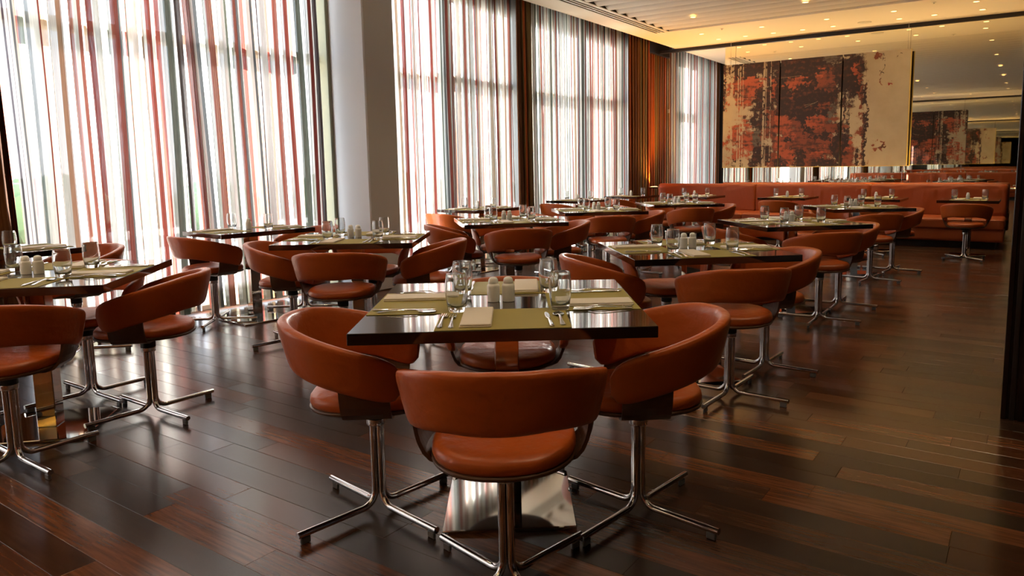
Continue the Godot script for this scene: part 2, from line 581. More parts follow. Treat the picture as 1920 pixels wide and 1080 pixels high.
# ------------------------------------------------------------------ tables and what stands on them
func build_table_meshes() -> void:
	for k in [[0.9, 0.9, "square"], [0.68, 0.80, "small"], [0.60, 0.80, "narrow"]]:
		var b := MB.new()
		b.box(Vector3(0, 0.7225, 0), Vector3(k[0], 0.035, k[1]), 0.0015)
		S["top_" + k[2]] = b.mesh()
		b = MB.new()
		var w: float = 0.45 if k[2] == "square" else 0.42
		b.box(Vector3(0, 0.007, 0), Vector3(w, 0.014, w), 0.003)
		S["base_" + k[2]] = b.mesh()
	S["column"] = bx(Vector3(-0.042, 0.014, -0.042), Vector3(0.042, 0.70, 0.042), 0.004)
	S["support"] = bx(Vector3(-0.20, 0.695, -0.20), Vector3(0.20, 0.7052, 0.20), 0.001)
	S["mat"] = bx(Vector3(-0.20, 0, -0.15), Vector3(0.20, 0.002, 0.15), 0.0006)
	var n := MB.new()
	n.box(Vector3(0, 0.003, 0), Vector3(0.095, 0.006, 0.265), 0.0022)
	n.box(Vector3(0.001, 0.0085, 0.001), Vector3(0.092, 0.005, 0.262), 0.0022)
	S["napkin"] = n.mesh()
	var g := MB.new()
	g.lathe([Vector2(0.0005, 0.0), Vector2(0.025, 0.0), Vector2(0.0285, 0.002), Vector2(0.030, 0.008), Vector2(0.0332, 0.028), Vector2(0.0365, 0.054), Vector2(0.0375, 0.074), Vector2(0.0367, 0.094), Vector2(0.0342, 0.114), Vector2(0.0325, 0.1255), Vector2(0.0319, 0.1267), Vector2(0.0312, 0.1262), Vector2(0.0328, 0.113), Vector2(0.0351, 0.094), Vector2(0.0358, 0.074), Vector2(0.0347, 0.054), Vector2(0.0312, 0.033), Vector2(0.026, 0.0205), Vector2(0.016, 0.0170), Vector2(0.0005, 0.0165)], 24)
	S["glass"] = g.mesh()
	g = MB.new()
	g.lathe([Vector2(0.0005, 0.0), Vector2(0.021, 0.0), Vector2(0.0222, 0.0015), Vector2(0.0222, 0.052), Vector2(0.0218, 0.057), Vector2(0.020, 0.0605), Vector2(0.0175, 0.0625), Vector2(0.0165, 0.0645)], 20)
	S["shaker_body"] = g.mesh()
	g = MB.new()
	g.lathe([Vector2(0.0155, 0.0640), Vector2(0.0172, 0.0655), Vector2(0.0176, 0.071), Vector2(0.0162, 0.079), Vector2(0.0120, 0.0845), Vector2(0.006, 0.0868), Vector2(0.0005, 0.0872)], 20)
	S["shaker_cap"] = g.mesh()
	# cutlery lies along z, handle towards +z; each row of a sweep is an ellipse (half width, half thickness, height of its middle)
	var sweep := func(stations: Array) -> MB:
		var b := MB.new()
		var rows := []
		for s in stations:
			var row := []
			for j in 11:
				var a := TAU * (j % 10) / 10.0
				row.append(Vector3(s[1] * cos(a), s[3] + s[2] * sin(a), s[0]))
			rows.append(row)
		b.grid(rows, true)
		return b
	S["knife"] = sweep.call([[-0.105, 0.0005, 0.0005, 0.003], [-0.098, 0.005, 0.0008, 0.003], [-0.07, 0.0085, 0.001, 0.003], [-0.02, 0.0085, 0.0013, 0.003], [-0.008, 0.0055, 0.002, 0.0035], [0.0, 0.0045, 0.0028, 0.004], [0.05, 0.006, 0.003, 0.004], [0.1, 0.0075, 0.003, 0.004], [0.107, 0.0005, 0.0005, 0.004]]).mesh()
	S["spoon"] = sweep.call([[-0.10, 0.0005, 0.0005, 0.005], [-0.095, 0.010, 0.0012, 0.004], [-0.078, 0.018, 0.0016, 0.003], [-0.058, 0.0185, 0.0016, 0.003], [-0.042, 0.010, 0.0018, 0.005], [-0.032, 0.004, 0.002, 0.009], [0.0, 0.0033, 0.0016, 0.0095], [0.05, 0.0055, 0.0016, 0.006], [0.088, 0.0085, 0.0016, 0.003], [0.096, 0.0005, 0.0005, 0.003]]).mesh()
	var fk: MB = sweep.call([[-0.062, 0.011, 0.001, 0.003], [-0.05, 0.0115, 0.0012, 0.0035], [-0.04, 0.007, 0.0016, 0.006], [-0.03, 0.004, 0.0018, 0.009], [0.0, 0.0033, 0.0016, 0.0095], [0.05, 0.0055, 0.0016, 0.006], [0.09, 0.0085, 0.0016, 0.003], [0.098, 0.0005, 0.0005, 0.003]])
	for i in 4:
		fk.box(Vector3(-0.0093 + 0.0062 * i, 0.0035, -0.080), Vector3(0.0028, 0.0018, 0.042), 0.0005)
	S["fork"] = fk.mesh()

var proto := {}
func copy(kind: String, make: Callable, called: String, at: Vector3, turn: float, label: String, category: String, group: String) -> Node3D:
	if not proto.has(kind):
		proto[kind] = make.call()
		var o: Node3D = proto[kind]
		o.name = numbered(called)
		add_child(o)
		o.position = at
		o.rotation.y = turn
		return tag(o, label, category, group)
	return dup(proto[kind], called, at, turn, label, category, group)

func single(mesh: Mesh, material: Material) -> Callable:
	return func() -> Node3D:
		var o := MeshInstance3D.new()
		o.mesh = mesh
		o.material_override = material
		return o

func make_table(size: String) -> Callable:
	return func() -> Node3D:
		var o := Node3D.new()
		obj("tabletop", S["top_" + size], M.wenge, o)
		obj("support_plate", S.support, M.black_trim, o)
		obj("column", S.column, M.polished_steel, o)
		obj("base_plate", S["base_" + size], M.polished_steel, o)
		return o

func make_shaker() -> Node3D:
	var o := Node3D.new()
	obj("shaker_body", S.shaker_body, M.porcelain, o)
	obj("shaker_cap", S.shaker_cap, M.porcelain, o)
	return o

# one diner's place: side is the angle of the diner's side of the table (0: the table's +z side)
func setting(tf: Transform3D, size: Vector2, side: float, where: String, of: String, full: bool) -> void:
	var q := tf * Transform3D(Basis(Vector3.UP, side), Vector3.ZERO)
	var turn: float = q.basis.get_euler().y
	var edge := size.y / 2 if absf(sin(side)) < 0.5 else size.x / 2
	var put := func(x: float, z: float, y := 0.742) -> Vector3: return q * Vector3(x, y, z)
	var j := func(a: float) -> float: return rng.randf_range(-a, a)
	var mid := edge - 0.155
	copy("mat", single(S.mat, M.placemat), "placemat", put.call(j.call(0.008), mid, 0.7402), turn + j.call(0.02), "olive gold placemat on the %s of %s" % [where, of], "placemat", "olive placemats")
	copy("napkin", single(S.napkin, M.linen), "napkin", put.call(-0.085 + j.call(0.01), mid + j.call(0.006), 0.7423), turn + j.call(0.04), "folded pale napkin on the %s of %s" % [where, of], "napkin", "folded napkins")
	copy("fork", single(S.fork, M.chrome), "dinner_fork", put.call(-0.190, mid + 0.02 + j.call(0.01), 0.7423), turn + j.call(0.05), "steel fork left of the napkin, %s of %s" % [where, of], "fork", "forks")
	copy("knife", single(S.knife, M.chrome), "dinner_knife", put.call(0.135, mid + 0.03 + j.call(0.01), 0.7423), turn + j.call(0.05), "steel knife right of the napkin, %s of %s" % [where, of], "knife", "knives")
	if full:
		copy("fork", single(S.fork, M.chrome), "salad_fork", put.call(-0.160, mid + 0.035 + j.call(0.01), 0.7423), turn + j.call(0.05), "steel fork nearest the napkin, %s of %s" % [where, of], "fork", "forks")
		copy("spoon", single(S.spoon, M.chrome), "table_spoon", put.call(0.170, mid + 0.03 + j.call(0.01), 0.7423), turn + j.call(0.05), "steel spoon outside the knife, %s of %s" % [where, of], "spoon", "spoons")

const SIDES := ["near side", "right side", "far side", "left side"]
func four_top(c: Vector2, deg: float, of: String, chairs: Array, full: bool) -> void:
	var tf := Transform3D(Basis(Vector3.UP, deg_to_rad(deg)), Vector3(c.x, 0, c.y))
	var turn := deg_to_rad(deg)
	copy("square", make_table("square"), "dining_table", tf.origin, turn, "square dark wood table on a steel column: %s" % of, "table", "square dining tables")
	for k in 4:
		var a := PI / 2 * k
		setting(tf, Vector2(0.9, 0.9), a, SIDES[k], of, full)
		var p: Array = chairs[k] if k < chairs.size() else [0.0, 0.46, 0.0]
		var q := tf * Transform3D(Basis(Vector3.UP, a), Vector3.ZERO)
		chair(q * Vector3(p[0], 0, p[1]), turn + a + deg_to_rad(p[2]), "rust leather tub chair at the %s of %s" % [SIDES[k], of], "rust tub chairs")
	var gs := [[-0.16, 0.17, "near left"], [0.175, 0.165, "near right"], [0.165, -0.17, "far right"], [-0.155, -0.155, "far left"]]
	for g in gs:
		copy("glass", single(S.glass, M.glass), "tumbler", tf * Vector3(g[0] + rng.randf_range(-0.008, 0.008), 0.7403, g[1] + rng.randf_range(-0.008, 0.008)), rng.randf() * TAU, "clear water tumbler, %s of four on %s" % [g[2], of], "glass", "water tumblers")
	for k in 2:
		copy("shaker", make_shaker, "salt_shaker" if k == 0 else "pepper_shaker", tf * Vector3(-0.042 + 0.052 * k, 0.7403, -0.005), 0.0, "%s white shaker of the pair on %s" % [["left", "right"][k], of], "shaker", "porcelain shakers")

# small table; faces: the sides (angles) with a diner
func two_top(c: Vector2, deg: float, of: String, sides: Array, chairs: Array, kind := "small") -> void:
	var tf := Transform3D(Basis(Vector3.UP, deg_to_rad(deg)), Vector3(c.x, 0, c.y))
	var turn := deg_to_rad(deg)
	copy(kind, make_table(kind), "small_table", tf.origin, turn, "small dark wood table on a steel column: %s" % of, "table", "small two-seat tables")
	for k in sides.size():
		var a := PI * k
		setting(tf, Vector2(0.68 if kind == "small" else 0.60, 0.80), a, ["near side", "far side"][k], of, false)
		if k < chairs.size():
			var p: Array = chairs[k]
			var q := tf * Transform3D(Basis(Vector3.UP, a), Vector3.ZERO)
			chair(q * Vector3(p[0], 0, p[1]), turn + a + deg_to_rad(p[2]), "rust leather tub chair at the %s of %s" % [["near side", "far side"][k], of], "rust tub chairs")
	for k in 2:
		copy("glass", single(S.glass, M.glass), "tumbler", tf * Vector3(-0.17 + 0.34 * k, 0.7403, 0.06 - 0.12 * k), rng.randf() * TAU, "clear water tumbler, %s of two on %s" % [["left", "right"][k], of], "glass", "water tumblers")
	copy("shaker", make_shaker, "salt_shaker", tf * Vector3(-0.02, 0.7403, 0), 0.0, "lone white porcelain shaker on %s" % of, "shaker", "porcelain shakers")

# ------------------------------------------------------------------ room shell
func screen_box(lo: Vector3, hi: Vector3) -> float:                # size in the photograph's pixels; 0 when out of frame
	var t := cam.transform.affine_inverse()
	var a := Vector2(1e9, 1e9)
	var b := Vector2(-1e9, -1e9)
	for x in [lo.x, hi.x]:
		for z in [lo.z, hi.z]:
			var q: Vector3 = t * Vector3(x, hi.y, z)
			if q.z > -0.2:
				return 0.0
			var p := Vector2(1047.03 - 1344.96 * q.x / q.z, 483.05 + 1344.96 * q.y / q.z)
			a = a.min(p)
			b = b.max(p)
	a = a.clamp(Vector2.ZERO, Vector2(1920, 1080))
	b = b.clamp(Vector2.ZERO, Vector2(1920, 1080))
	return (b.x - a.x) * (b.y - a.y)

func plank_mesh(L: float, w: float, u0: float) -> ArrayMesh:        # origin in the middle of its top; 5 faces and a bevel
	var b := MB.new()
	var c := 0.0008
	var h := Vector2(L / 2 - 0.0003, w / 2 - 0.0003)
	var uva := Vector2(u0, 0)
	var k := L / 1.4
	b.quad(Vector3(-h.x + c, 0, -h.y + c), Vector3(h.x - c, 0, -h.y + c), Vector3(h.x - c, 0, h.y - c), Vector3(-h.x + c, 0, h.y - c), uva, uva + Vector2(k, 0), uva + Vector2(k, 1), uva + Vector2(0, 1))
	var top := [Vector3(-h.x + c, 0, -h.y + c), Vector3(h.x - c, 0, -h.y + c), Vector3(h.x - c, 0, h.y - c), Vector3(-h.x + c, 0, h.y - c)]
	var low := [Vector3(-h.x, -c, -h.y), Vector3(h.x, -c, -h.y), Vector3(h.x, -c, h.y), Vector3(-h.x, -c, h.y)]
	for i in 4:
		var j := (i + 1) % 4
		var dn := Vector3(0, -0.012, 0)
		b.hull(Vector3(0, -0.01, 0), [[top[i], top[j], low[j], low[i]], [low[i], low[j], low[j] + dn, low[i] + dn]])
	return b.mesh()

func build_floor() -> void:
	var fl := frame("floor")
	obj("subfloor", bx(Vector3(-6.55, -0.10, -15.7), Vector3(2.7, -0.0128, 2.75)), M.subfloor, fl)
	var r := RandomNumberGenerator.new()
	r.seed = 21
	var w := 0.115
	var lens := [0.6, 0.9, 1.2, 1.4]
	var list := []
	var rows := int(18.2 / w)
	for i in rows:
		var z := 2.6 - w * (i + 0.5)
		var x := -6.5 - r.randf() * 1.2
		while x < 2.55:
			var L: float = lens[r.randi() % 4]
			var x1 := x + L
			if x1 > -6.5:
				var a := maxf(x, -6.5)
				var b := minf(x1, 2.6)
				if b - a > 0.02 and not (a > -0.05 and z < -3.95):
					list.append({"a": a, "b": b, "z": z, "full": a == x and b == x1, "L": L, "tone": r.randi() % 7, "u": r.randi() % 3, "dy": r.randf_range(-0.0004, 0.0004), "s": screen_box(Vector3(a, 0, z - w / 2), Vector3(b, 0, z + w / 2))})
			x = x1
	list.sort_custom(func(p, q): return p.s > q.s)
	var shared := {}
	var rest := {}
	for k in list.size():
		var d: Dictionary = list[k]
		var L: float = d.b - d.a
		var at := Vector3((d.a + d.b) / 2, d.dy, d.z)
		if k < 300:
			var key := "%d_%d" % [roundi(L * 100), d.u]
			if not shared.has(key):
				shared[key] = plank_mesh(L, w, d.u * 0.37)
			obj("plank", shared[key], M["plank_%d" % d.tone], fl, at)
		else:
			if not rest.has(d.tone):
				rest[d.tone] = MB.new()
			var b: MB = rest[d.tone]
			var pm := plank_mesh(L, w, d.u * 0.37)
			var ar := pm.surface_get_arrays(0)
			var off := b.v.size()
			for p in ar[Mesh.ARRAY_VERTEX]:
				b.v.append(p + at)
			b.n.append_array(ar[Mesh.ARRAY_NORMAL])
			b.uv.append_array(ar[Mesh.ARRAY_TEX_UV])
			for q in ar[Mesh.ARRAY_INDEX]:
				b.ix.append(q + off)
	var all := ArrayMesh.new()
	var n := 0
	for tone in rest:
		all.add_surface_from_arrays(Mesh.PRIMITIVE_TRIANGLES, rest[tone].mesh().surface_get_arrays(0))
		all.surface_set_material(n, M["plank_%d" % tone])
		n += 1
	var o := MeshInstance3D.new()
	o.name = "distant_planks"
	o.mesh = all
	o.set_meta("kind", "stuff")
	fl.add_child(o)

func build_room() -> void:
	build_floor()
	# ceiling: a border of plaster round a ribbed panel, with a slot vent along the window side
	var ce := frame("ceiling")
	var P: Material = M.plaster
	var t := 0.03
	obj("border", bx(Vector3(-5.74, CEIL, -15.6), Vector3(-5.40, CEIL + t, 2.65)), P, ce)
	obj("border", bx(Vector3(-5.40, CEIL, -15.6), Vector3(2.6, CEIL + t, -11.2)), P, ce)
	obj("border", bx(Vector3(-5.40, CEIL, 0.5), Vector3(2.6, CEIL + t, 2.65)), P, ce)
	obj("border", bx(Vector3(-0.30, CEIL, -11.2), Vector3(2.6, CEIL + t, 0.5)), P, ce)
	obj("edge", bx(Vector3(-5.76, CEIL, -15.6), Vector3(-5.74, 3.75, 2.65)), P, ce)
	obj("slab", bx(Vector3(-5.74, 3.50, -15.6), Vector3(2.7, 3.75, 2.75)), M.dark_void, ce)
	obj("pocket_lining", bx(Vector3(-6.6, 3.75, -15.6), Vector3(-5.7, 3.80, 2.75)), M.dark_void, ce)
	var rib := MB.new()                                        # one shallow rounded rib, running along x
	var rows := []
	var pitch := 0.307
	for i in 9:
		var u := float(i) / 8.0
		var zz := (u - 0.5) * (pitch - 0.040)
		var yy := CEIL + 0.058 - 0.058 * pow(sin(PI * u), 0.75)
		rows.append([Vector3(-5.14, yy, zz), Vector3(-0.30, yy, zz)])
	rib.grid(rows, false, Vector3.DOWN)
	for q in [[-5.14, -1.0], [-0.30, 1.0]]:
		for i in 8:
			var a: Vector3 = rows[i][0]
			var b: Vector3 = rows[i + 1][0]
			a.x = q[0]; b.x = q[0]
			var c := Vector3(q[0], CEIL + 0.06, b.z)
			var d := Vector3(q[0], CEIL + 0.06, a.z)
			rib.hull((a + c) / 2 - Vector3(q[1], 0, 0), [[a, b, c, d]])
	var rm := rib.mesh()
	var z := -11.2 + 0.02 + pitch / 2
	while z < 0.5 - pitch / 2:
		obj("rib", rm, M.slat, ce, Vector3(0, 0, z))
		z += pitch
	obj("rib_backing", bx(Vector3(-5.14, CEIL + 0.061, -11.2), Vector3(-0.30, CEIL + 0.07, 0.5)), M.slat_shade_backing, ce)
	# the slot vent
	var v := frame("trim_1")
	obj("slot", bx(Vector3(-5.40, CEIL + 0.045, -11.2), Vector3(-5.14, CEIL + 0.06, 0.5)), M.dark_void, v)
	obj("slot_side", bx(Vector3(-5.40, CEIL + 0.006, -11.2), Vector3(-5.39, CEIL + 0.05, 0.5)), M.dark_void, v)
	obj("slot_side", bx(Vector3(-5.15, CEIL + 0.006, -11.2), Vector3(-5.14, CEIL + 0.05, 0.5)), M.dark_void, v)
	for q in [[-5.40, -5.37], [-5.335, -5.305], [-5.27, -5.24], [-5.205, -5.14]]:
		obj("blade", bx(Vector3(q[0], CEIL - 0.002, -11.2), Vector3(q[1], CEIL + 0.006, 0.5)), M.vent_blade, v)
	# walls
	var wr := struct("wall_right", bx(Vector3(-0.06, 0, -13.1), Vector3(2.75, 3.75, -3.90), 0.004), M.dark_panel)
	for i in 12:                                               # narrow battens on the end of the wall
		obj("batten", bx(Vector3(-0.06 + 0.034 * i, 0.0, -3.90), Vector3(-0.06 + 0.034 * i + 0.022, CEIL, -3.88), 0.003), [M.dark_panel, M.black_trim, M.dark_panel, M.batten][i % 4], wr)
	struct("wall_right_far", bx(Vector3(2.55, 0, -3.9), Vector3(2.75, 3.75, 2.75)), M.dark_panel)
	struct("wall_back", bx(Vector3(-4.80, 0, -13.3), Vector3(2.75, 3.75, -12.935)), M.black_trim)
	struct("wall_rear", bx(Vector3(-6.6, 0, 2.635), Vector3(2.75, 3.75, 2.85)), M.black_trim)
	struct("wall_bay", bx(Vector3(-6.6, 0, -15.75), Vector3(-4.6, 3.75, -15.55)), M.black_trim)
	struct("trim_2", bx(Vector3(-6.5, 3.352, -12.96), Vector3(-0.06, CEIL - 0.001, -12.86), 0.003), M.black_trim)
	struct("trim_3", bx(Vector3(-5.7, 3.352, 2.56), Vector3(2.5, CEIL - 0.001, 2.66), 0.003), M.black_trim)

const WINDOWS := [[2.45, -1.15], [-1.95, -5.00], [-5.35, -8.28], [-8.60, -11.72], [-13.45, -15.50]]
func build_windows() -> void:
	var wall := frame("wall_left")
	var spans := [[2.75, 2.45], [-1.15, -1.95], [-5.00, -5.35], [-8.28, -8.60], [-11.72, -13.45], [-15.50, -15.7]]
	for s in spans:
		obj("pier", bx(Vector3(-6.16 if s[0] > -11.0 else -6.40, -0.1, s[1]), Vector3(-6.02 if s[0] > -11.0 else -6.26, 3.8, s[0])), M.outer_wall, wall)
	for w in WINDOWS:
		obj("lintel", bx(Vector3(-6.16, 3.30, w[1]), Vector3(-6.02, 3.8, w[0])), M.outer_wall, wall)
	for k in 5:
		var w: Array = WINDOWS[k]
		var f := frame("window_%d" % (k + 1))
		var z0: float = w[1]
		var z1: float = w[0]
		var zm: float = [0.65, -3.56, -6.86, -9.95, -14.2][k]
		obj("frame", bx(Vector3(-6.10, 0.0, z0), Vector3(-6.03, 3.30, z0 + 0.06), 0.004), M.window_frame, f)
		obj("frame", bx(Vector3(-6.10, 0.0, z1 - 0.06), Vector3(-6.03, 3.30, z1), 0.004), M.window_frame, f)
		obj("frame", bx(Vector3(-6.10, 3.26, z0), Vector3(-6.03, 3.30, z1), 0.004), M.window_frame, f)
		obj("frame", bx(Vector3(-6.10, -0.01, z0), Vector3(-6.03, 0.04, z1), 0.004), M.window_frame, f)
		obj("transom", bx(Vector3(-6.22, 2.27, z0), Vector3(-6.025, 2.35, z1), 0.006), M.window_frame, f)
		obj("mullion", bx(Vector3(-6.10, 0.04, zm - 0.03), Vector3(-6.03, 3.26, zm + 0.03), 0.004), M.window_frame, f)
		for h in [[0.04, 2.27], [2.35, 3.26]]:
			for e in [[z0 + 0.06, zm - 0.03], [zm + 0.03, z1 - 0.06]]:
				var b := MB.new()
				b.quad(Vector3(-6.06, h[0], e[0]), Vector3(-6.06, h[1], e[0]), Vector3(-6.06, h[1], e[1]), Vector3(-6.06, h[0], e[1]))
				obj("pane", b.mesh(), M.pane, f)
	# the pale pillar between the first two windows
	var p := frame("wall_pillar")
	obj("shaft", bx(Vector3(-6.02, 0, -5.26), Vector3(-5.39, CEIL, -4.86), 0.012), M.pillar_paint, p)
	obj("casing", bx(Vector3(-6.02, 0, -4.865), Vector3(-5.885, CEIL + 0.3, -4.835), 0.004), M.casing, p)
	obj("casing_bead", bx(Vector3(-5.895, 0, -4.868), Vector3(-5.875, CEIL, -4.826), 0.006), M.casing, p)
	# outside
	struct("floor_terrace", bx(Vector3(-16, -0.12, -24), Vector3(-6.55, -0.02, 8)), M.paving)
	var r := RandomNumberGenerator.new()
	r.seed = 5
	var f := FastNoiseLite.new()
	f.seed = 3
	f.frequency = 1.4
	for i in 6:
		var b := MB.new()
		var rows := []
		var hgt := r.randf_range(0.95, 1.2)
		for a in 15:
			var th := PI * a / 14.0
			var row := []
			for c in 25:
				var ph := TAU * (c % 24) / 24.0
				var d := Vector3(sin(th) * cos(ph), cos(th), sin(th) * sin(ph))
				var k := 1.0 + 0.28 * f.get_noise_3d(d.x * 2 + i * 7.0, d.y * 2, d.z * 2) + 0.12 * f.get_noise_3d(d.x * 7, d.y * 7 + i, d.z * 7)
				row.append(Vector3(d.x * 0.75, d.y * hgt * 0.5, d.z * 0.95) * k)
			rows.append(row)
		b.grid(rows, true, "row")
		var o := obj("shrub", b.mesh(), M.shrub, null, Vector3(-14.0, hgt * 0.5 - 0.02, -2.5 - 3.0 * i))
		tag(o, "%s rounded green shrub from the left on the terrace behind the sheers" % ["first", "second", "third", "fourth", "fifth", "sixth"][i], "shrub", "shrubs outside the windows")

# ------------------------------------------------------------------ curtains
# a pleated cloth from z0 to z1 at x; lean: how far its first and last edge move along z from top to bottom
func cloth(z0: float, z1: float, pitch: float, amp: float, seed_: int, top: float, bottom: float, lean0 := 0.0, lean1 := 0.0, u0 := 0.0, per := 1.6) -> ArrayMesh:
	var r := RandomNumberGenerator.new()
	r.seed = seed_
	var b := MB.new()
	var width := absf(z1 - z0)
	var folds := maxi(roundi(width / pitch), 2)
	var cols := folds * 10
	var ph := []
	var am := []
	for i in folds + 2:
		ph.append(r.randf_range(-0.10, 0.10))
		am.append(r.randf_range(0.75, 1.2))
	var R := 17
	var rows := []
	for i in R:
		var v := float(i) / (R - 1)
		if i == R - 2:
			v = 0.964
		var y := lerpf(top, bottom, v)
		var row := []
		for j in cols + 1:
			var u := float(j) / cols
			var k := u * folds
			var ki := int(k)
			var kf := k - ki
			var p: float = lerpf(ph[ki], ph[ki + 1], kf)
			var a: float = lerpf(am[ki], am[ki + 1], kf)
			var w := sin(TAU * (k + p * (0.3 + v)))
			var amp2 := amp * 0.85 * a * (0.7 + 0.3 * v) * (1.0 - 0.12 * sin(v * 5.0 + ki))
			var zz := lerpf(z0 + lean0 * v, z1 + lean1 * v, u) + amp * 0.50 * sin(2 * TAU * (k + p)) + 0.006 * sin(v * 6.0 + ki * 1.7)
			row.append(Vector3(w * amp2, y + (0.006 * sin(k * 2.1) if i == R - 1 else 0.0), zz))
		rows.append(row)
	b.grid(rows, false, Vector3.RIGHT, Vector2(width * per / 4.0, 1.0))
	for i in b.uv.size():
		b.uv[i].x += u0
		b.uv[i].y = clampf((top - b.v[i].y) / (top - bottom), 0.002, 0.998)
	return b.mesh()

func build_curtains() -> void:
	var T := 3.72
	var list := [
		["sheer_curtain", -2.14, -3.36, 0.135, 0.055, "sheer_3", 0.0, 0.03, 0.00, "striped sheer curtain panel at the far left, left of the white gap"],
		["sheer_curtain", -3.41, -4.715, 0.13, 0.055, "sheer_4", -0.07, 0.0, 0.21, "striped sheer curtain panel between the white gap and the pale pillar"],
		["sheer_curtain", -5.58, -6.68, 0.13, 0.050, "sheer_3", 0.0, 0.0, 0.11, "striped sheer curtain panel just right of the pale pillar"],
		["sheer_curtain", -6.58, -8.14, 0.13, 0.055, "sheer_0", 0.0, 0.0, 0.43, "striped sheer curtain panel left of the narrow brown drape"],
		["sheer_curtain", -8.35, -9.80, 0.13, 0.055, "sheer_1", 0.0, 0.0, 0.67, "striped sheer curtain panel right of the narrow brown drape"],
		["sheer_curtain", -9.73, -11.42, 0.13, 0.055, "sheer_2", 0.0, 0.0, 0.32, "striped sheer curtain panel left of the wide amber drape"],
		["sheer_curtain", -12.90, -15.30, 0.14, 0.055, "sheer_0", 0.0, 0.0, 0.77, "striped sheer curtain in the corner left of the painting"],
		["sheer_curtain", 2.40, 0.62, 0.14, 0.05, "sheer_1", 0.0, 0.0, 0.35, "striped sheer curtain panel beside the camera, farthest toward the rear wall"],
		["sheer_curtain", 0.68, -1.25, 0.14, 0.05, "sheer_2", 0.0, 0.0, 0.05, "striped sheer curtain panel beside the camera, left of the photo"],
		["heavy_drape", -1.27, -2.09, 0.12, 0.05, "drape", 0.0, -0.02, 0.1, "opaque dark brown drape at the left edge of the photo"],
		["heavy_drape", -7.98, -8.34, 0.11, 0.045, "drape", 0.0, 0.0, 0.5, "narrow opaque brown and rust drape between two sheer windows"],
		["heavy_drape", -11.20, -12.03, 0.10, 0.04, "drape", 0.0, 0.0, 0.72, "wide opaque amber brown drape lit from below beside the banquette"],
		["heavy_drape", -15.31, -15.52, 0.10, 0.04, "drape", 0.0, 0.0, 0.3, "opaque brown drape end in the corner by the painting"],
	]
	var i := 0
	for c in list:
		i += 1
		var heavy: bool = c[0] == "heavy_drape"
		var m := cloth(c[1], c[2], c[3], c[4], 60 + i, T, 0.025 if not heavy else 0.03, c[6], c[7], c[8], 1.3 if not heavy else 2.2)
		var o := obj(c[0], m, M[c[5]], null, Vector3(XC - 0.04 - [0.0, 0.0, 0.0, 0.0, 0.09, 0.0, 0.09, 0.0, 0.0, 0.09, 0.0, 0.0, 0.0, 0.0][i], 0, 0))
		tag(o, c[9], "curtain", "striped sheer curtains" if not heavy else "opaque drapes")
	# gathered leading edges beside the white gap and the pillar
	var ge: Node = get_node("sheer_curtain")
	obj("leading_edge", cloth(-3.325, -3.365, 0.03, 0.02, 201, T, 0.03, 0.0, 0.0, 0.42, 2.0), M.hem_cloth_grey, ge, Vector3(0.02, 0, 0))
	ge = get_node("sheer_curtain_001")
	obj("leading_edge", cloth(-3.375, -3.415, 0.03, 0.03, 202, T, 0.03, -0.075, -0.075, 0.11, 6.0), M.hem_cloth, ge, Vector3(0.02, 0, 0))
	obj("leading_edge", cloth(-4.675, -4.715, 0.03, 0.02, 203, T, 0.03, 0.0, 0.0, 0.85, 2.0), M.hem_cloth_grey, ge, Vector3(0.02, 0, 0))
	# the drape on the pier beside the mirror hangs across the room
	var o2 := obj("heavy_drape", cloth(-11.95, -13.65, 0.10, 0.03, 91, 3.36, 0.03, 0.0, 0.0, 0.15, 2.2), M.drape, null, Vector3(-6.17, 0, 0))
	struct("trim_5", bx(Vector3(-6.25, 3.33, -13.80), Vector3(-6.10, 3.75, -11.80)), M.black_trim)
	tag(o2, "opaque rust brown drape under the black header beside the far window", "curtain", "opaque drapes")
	# the curtain track inside the ceiling pocket
	struct("trim_4", bx(Vector3(-5.87, 3.72, -15.5), Vector3(-5.83, 3.75, 2.6)), M.vent_blade)

